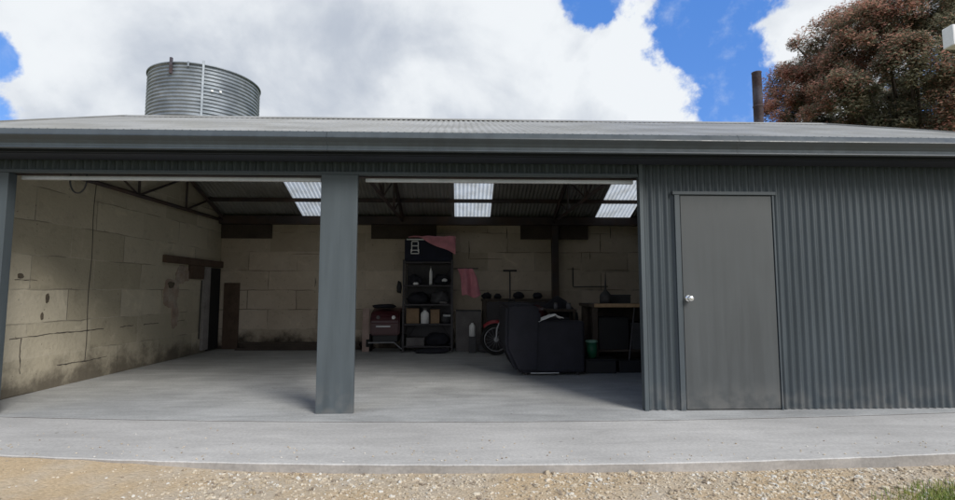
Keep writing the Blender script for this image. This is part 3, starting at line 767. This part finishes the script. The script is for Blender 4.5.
MB().grid(mg, 20, 6).build('front_mudguard', M['red'], mo, True, .005)
b_ = bmesh.new(); bmesh.ops.create_icosphere(b_, subdivisions=3, radius=1); bmesh.ops.scale(b_, vec=(.27, .13, .13), verts=b_.verts); bmesh.ops.translate(b_, vec=(1.18, 9.6, .86), verts=b_.verts)
q = MB(); q.add(b_); q.build('fuel_tank', M['maroon'], mo, True)
MB().box(1.38, 1.98, 9.49, 9.71, .80, .89, .035).build('seat', M['black'], mo)
MB().box(1.0, 1.45, 9.48, 9.72, .28, .68, .05).build('engine', M['grey_dk'], mo)
mb = MB(); mb.tube([(.90, 9.6, .95), (1.05, 9.6, .32), (1.5, 9.6, .28), (1.92, 9.6, .31)], .02, 8); mb.tube([(.9, 9.6, .9), (1.5, 9.6, .76), (1.92, 9.6, .31)], .018, 8); mb.build('frame', M['steel_dark'], mo)
mb = MB(); mb.tube([(1.0, 9.25, 1.03), (.94, 9.38, 1.05), (.93, 9.6, 1.02), (.94, 9.82, 1.05), (1.0, 9.95, 1.03)], .014, 8); mb.build('handlebar', M['black'], mo)
MB().lathe([(0, -.02), (.07, -.01), (.08, .04), (.05, .1), (0, .11)], (.86, 9.58, .86), 18, 'y').build('headlight', M['glass_jar'], mo, True)
mb = MB(); mb.tube([(1.15, 9.45, .25), (1.7, 9.43, .27), (2.1, 9.43, .36)], [.02, .035, .04], 10); mb.build('exhaust', M['chrome'], mo, True)
def rmg(u, v):
    a = math.radians(20+110*u); return (1.92+.37*math.cos(a), 9.6+.07*(v-.5)*2, .31+.37*math.sin(a))
MB().grid(rmg, 16, 4).build('rear_mudguard', M['maroon'], mo, True, .005)

# black armchair, side on, facing right
so = thing('armchair', 'bulky black upholstered armchair standing side-on in the right bay', 'armchair', (1.25, 7.7, 0))
sh = Matrix(((1, 0, -.20, .0), (0, 1, 0, 0), (0, 0, 1, 0), (0, 0, 0, 1)))
MB().box(.87, 1.79, 7.2, 7.42, .045, .78, .045, None, 3).build('arm', M['black_fab'], so)
MB().box(.87, 1.79, 8.15, 8.37, .045, .78, .045, None, 3).build('arm', M['black_fab'], so)
MB().box(.86, 1.78, 7.425, 8.145, .045, .30, .02).build('base', M['black_fab'], so)
MB().box(1.06, 1.82, 7.43, 8.14, .302, .48, .05, None, 3).build('seat_cushion', M['black_fab'], so)
mb = MB(); mb.prism([(.65, 1.0), (.64, .40), (.80, .05), (1.12, .05), (1.16, .92), (1.06, 1.03), (.76, 1.04)], 'y', 7.17, 8.40)
bmesh.ops.bevel(mb.bm, geom=mb.bm.edges[:], offset=.045, segments=4, affect='EDGES'); mb.build('backrest', M['black_fab'], so)
for x in (.95, 1.7):
    for y in (7.3, 8.27): MB().tube([(x, y, 0), (x, y, .05)], .022, 10).build('foot', M['steel_dark'], so)
MB().tube([(1.0, 7.19, .045), (1.4, 7.19, .045)], .008, 6).build('foot_glint', M['rail'], so)  # pale bar added for the highlight along the chair's bottom edge
def fp(u, v):
    x = 1.12+.36*u; y = 7.17+.30*v
    z = .80+.08*math.exp(-((u-.62)/.35)**2)*(1-.4*v)+.02*noise.noise(Vector((u*5, v*5, 1)))
    if v < .18 and u < .95: z -= .03*(1-u)
    return (x+.04*noise.noise(Vector((u*3, v*3, 9))), y+.03*math.sin(u*5), z)
cloth('white_cloth', fp, 24, 18, M['whitecloth'], 'crumpled white cloth lying on the arm of the black armchair', 'cloth')
# clutter behind the chair
lump(1.35, 8.8, 0, .30, .22, .54, M['maroon'], 'dark maroon covered heap behind the black armchair', 'covered_heap', 'heap', 21)
lump(1.75, 9.15, 0, .42, .25, .60, M['black_fab'], 'tall black covered heap between the armchair and the workbench', 'covered_heap', 'heap', 22)
# green bucket on a black toolbox
tb = thing('toolbox', 'low black toolbox on the floor right of the armchair', 'toolbox', (2.0, 7.55, 0))
MB().box(1.84, 2.3, 7.4, 7.75, 0, .19, .015).build('box_body', M['black'], tb); MB().box(1.83, 2.31, 7.39, 7.76, .191, .21, .006).build('lid', M['black'], tb)
gb = thing('bucket', 'green plastic bucket with pale rim right of the black armchair', 'bucket', (1.97, 7.55, .21))
MB().lathe([(0, .212), (.068, .212), (.082, .44), (.078, .44), (.066, .225), (0, .225)], (1.975, 7.55, 0), 24).build('bucket_body', M['green'], gb, True)
MB().lathe([(.08, .441), (.09, .441), (.092, .462), (.086, .47), (.078, .466), (.08, .441)], (1.975, 7.55, 0), 24).build('rim', M['greenrim'], gb, True)
# workbench
wb = thing('workbench', 'heavy dark workbench with a pale timber front edge in the right bay', 'workbench', (2.7, 8.0, 0))
MB().box(1.98, 3.7, 7.62, 8.35, .965, 1.012, .004).build('bench_top', M['timber_dark'], wb)
MB().box(2.04, 3.7, 7.585, 7.617, .962, 1.016, .003).build('front_edge', M['pine'], wb)
for x in (2.06, 3.62):
    for y in (7.68, 8.28): MB().box(x-.04, x+.04, y-.04, y+.04, 0, .963).build('leg', M['timber_dark'], wb)
MB().box(2.11, 3.56, 7.70, 8.25, .28, .31).build('lower_shelf', M['timber_dark'], wb)
MB().box(2.02, 3.66, 8.322, 8.345, .02, .96).build('back_panel', M['timber_dark'], wb)
carton(2.14, 2.6, 7.72, 8.2, .312, .78, M['black'], 'black crate on the shelf under the workbench, left end', cat='crate', name='crate')
carton(2.66, 3.2, 7.72, 8.2, .312, .70, M['grey_dk'], 'dark grey crate on the shelf under the workbench, further right', cat='crate', name='crate')
carton(2.36, 2.9, 7.45, 7.66, 0.0, .16, M['black'], 'long low black case on the floor before the workbench', cat='case', name='case')
tag(MB().tube([(2.52, 7.50, .165), (2.66, 7.6, .96)], .012, 6).build('rod', M['steel_dark']), 'thin dark rod leaning on the workbench edge', 'rod')
oc = thing('oil_can', 'dark oil can with tall pointed spout on the workbench', 'oil can', (2.24, 7.75, 1.012))
MB().lathe([(0, 0), (.09, 0), (.09, .12), (.075, .15), (.03, .2), (.02, .21)], (2.26, 7.75, 1.013), 20).build('can_body', M['grey_dk'], oc, True)
MB().tube([(2.26, 7.75, 1.21), (2.262, 7.75, 1.36), (2.265, 7.75, 1.50)], [.02, .011, .004], 8).build('spout', M['steel_dark'], oc)
# second dark bench left of it with jars
sb = thing('side_table', 'small dark table behind the armchair holding jars', 'table', (1.75, 8.55, 0))
MB().box(1.45, 1.96, 8.42, 8.8, .86, .90, .004).build('tabletop', M['timber_dark'], sb)
for x in (1.49, 1.92):
    for y in (8.46, 8.76): MB().box(x-.02, x+.02, y-.02, y+.02, 0, .859).build('leg', M['timber_dark'], sb)
for i, (x, r) in enumerate(((1.62, .035), (1.84, .045))):
    t = thing('jar', ['smaller grey glass jar at the left of the small dark table', 'larger grey glass jar at the right of the small dark table'][i], 'jar', (x, 8.5, .9), 'jars on the small table')
    MB().lathe([(0, .901), (r, .901), (r, .97), (r*.8, .99)], (x, 8.5, 0), 16).build('glass', M['glass_jar'], t, True)
    MB().lathe([(r*.85, .985), (r*.85, 1.01), (0, 1.01)], (x, 8.5, 0), 16).build('lid', M['grey_mid'], t)
# more odds and ends
vs = thing('vice', 'dark iron bench vice at the right of the workbench top', 'vice', (2.95, 7.75, 1.012))
MB().box(2.86, 3.04, 7.68, 7.84, 1.013, 1.06, .01).build('base', M['steel_dark'], vs)
MB().box(2.88, 2.94, 7.64, 7.86, 1.061, 1.19, .012).build('jaw', M['steel_dark'], vs)
MB().box(2.98, 3.03, 7.64, 7.86, 1.061, 1.19, .012).build('jaw', M['steel_dark'], vs)
MB().tube([(2.80, 7.75, 1.10), (3.1, 7.75, 1.10)], .016, 10).build('screw', M['chrome'], vs)
carton(2.42, 2.74, 8.0, 8.25, 1.014, 1.13, M['grey_dk'], 'flat dark grey carton lying on the workbench behind the oil can')
lump(.47, 10.02, 0, .12, .10, .10, M['grey_dk'], 'grey rag heap on the floor between the carton and the motorcycle', 'rag_heap', 'rag', 41)
# low dark planks along the foot of the back wall, left bay
for i in range(9):
    x0 = -4.6+random.uniform(0, .25); x1 = x0+random.uniform(1.9, 2.6); y = 10.72-.10*(i % 3); z = .001+.05*(i//3)
    tag(MB().box(x0, x1, y-.045, y+.045, z, z+.045, .003).build('plank', M['timber_dark']), 'dark plank in the low stack at the foot of the back wall', 'plank', 'dark planks stacked along the back wall')

# ------------------------------------------------------------------ WORLD
SUN_EL, SUN_AZ = math.radians(35), math.radians(143)     # azimuth clockwise from +Y; behind the camera, to the right
w = bpy.data.worlds.new('World'); sc.world = w; w.use_nodes = True
g = NG(w); bg = g.N['Background']; bg.inputs['Strength'].default_value = .1
sky = g.N.new('ShaderNodeTexSky'); sky.sky_type = 'NISHITA'; sky.sun_disc = False
sky.sun_elevation = SUN_EL; sky.sun_rotation = SUN_AZ; sky.air_density = 1.0; sky.dust_density = .3; sky.ozone_density = 2.5
tc = g.N.new('ShaderNodeTexCoord'); D = g.vmath('NORMALIZE', tc.outputs['Generated'])
x, y, z = g.xyz(D)
# cloud-deck coordinates: stretch noise towards the horizon as for a layer overhead
zz = g.math('ADD', g.math('MAXIMUM', z, 0.0), .35)
cu = g.N.new('ShaderNodeCombineXYZ'); g.L.new(g.math('DIVIDE', x, zz), cu.inputs[0]); g.L.new(g.math('DIVIDE', y, zz), cu.inputs[1]); cu.inputs[2].default_value = 0
DP = g.vmath('ADD', g.vmath('SCALE', cu.outputs[0], .5), g.vmath('SCALE', D, 1.0))
edge = g.noise(D, 9, 12, .6, .15); edge2 = g.noise(D, 26, 8, .6)
holes = [((.225, .815, .52), .06), ((.421, .78, .462), .10), ((.442, .803, .40), .085), ((.471, .819, .328), .085), ((.50, .80, .27), .07), ((.391, .809, .438), .05),
         ((-.65, .69, .324), .036), ((-.67, .70, .24), .06), ((.70, .665, .262), .09), ((.3, .70, .65), .18), ((-.5, -.6, .6), .35), ((.7, -.3, .6), .3)]
acc = None
for c, r in holes:
    d = g.vmath('DISTANCE', D, c, out=1)
    v = g.math('SUBTRACT', 1, g.math('DIVIDE', d, r))
    acc = v if acc is None else g.math('MAXIMUM', acc, v)
nn = g.math('ADD', g.math('MULTIPLY', g.math('SUBTRACT', edge, .5), 2.0), g.math('MULTIPLY', g.math('SUBTRACT', edge2, .5), .7))
hole = g.rng(g.math('ADD', acc, nn), -.02, .30)
# cloud body shading
big = g.noise(DP, 2.3, 9, .55, .3); mid = g.noise(D, 5, 6, .48, .3)
sh_ = g.math('ADD', g.math('MULTIPLY', big, .7), g.math('MULTIPLY', mid, .3))
near_blue = g.rng(g.vmath('DISTANCE', D, (.36, .85, .37), out=1), .30, .05)
shade = g.math('ADD', g.rng(sh_, .36, .62, 0, 1), g.math('MULTIPLY', near_blue, .45), clamp=True)
cloud = g.mix(shade, (2.9, 3.2, 3.7), (5.05, 5.25, 5.45))
skyc = g.mix(.6, sky.outputs[0], (.3, 1.45, 4.9))
skyc = g.mix(g.rng(g.noise(D, 14, 8, .6), .5, .75, 0, .35), skyc, (4.6, 5, 5.5))
fin = g.mix(hole, cloud, skyc)
g.L.new(fin, bg.inputs['Color'])
s = bpy.data.lights.new('sun', 'SUN'); s.energy = 1.75; s.angle = math.radians(24); s.color = (1, .96, .9)
so_ = bpy.data.objects.new('sun', s); col.objects.link(so_)
dirv = Vector((math.sin(SUN_AZ)*math.cos(SUN_EL), math.cos(SUN_AZ)*math.cos(SUN_EL), math.sin(SUN_EL)))
so_.rotation_euler = dirv.to_track_quat('Z', 'Y').to_euler(); so_.location = (0, -5, 12)

# ------------------------------------------------------------------ CAMERA
cam = bpy.data.cameras.new('camera'); co = bpy.data.objects.new('camera', cam); col.objects.link(co)
cam.sensor_width = 36; cam.lens = 36*500/955; cam.clip_start = .05; cam.clip_end = 2000
co.location = (0, 0, 1.2); co.rotation_euler = (math.radians(90+4.75), 0, math.radians(-1.95))
sc.camera = co
sc.view_settings.view_transform = 'Standard'; sc.view_settings.look = 'None'; sc.view_settings.gamma = 1; sc.view_settings.exposure = .80
sc.view_settings.use_curve_mapping = False
sc.cycles.max_bounces = 10; sc.cycles.diffuse_bounces = 6; sc.cycles.use_denoising = True
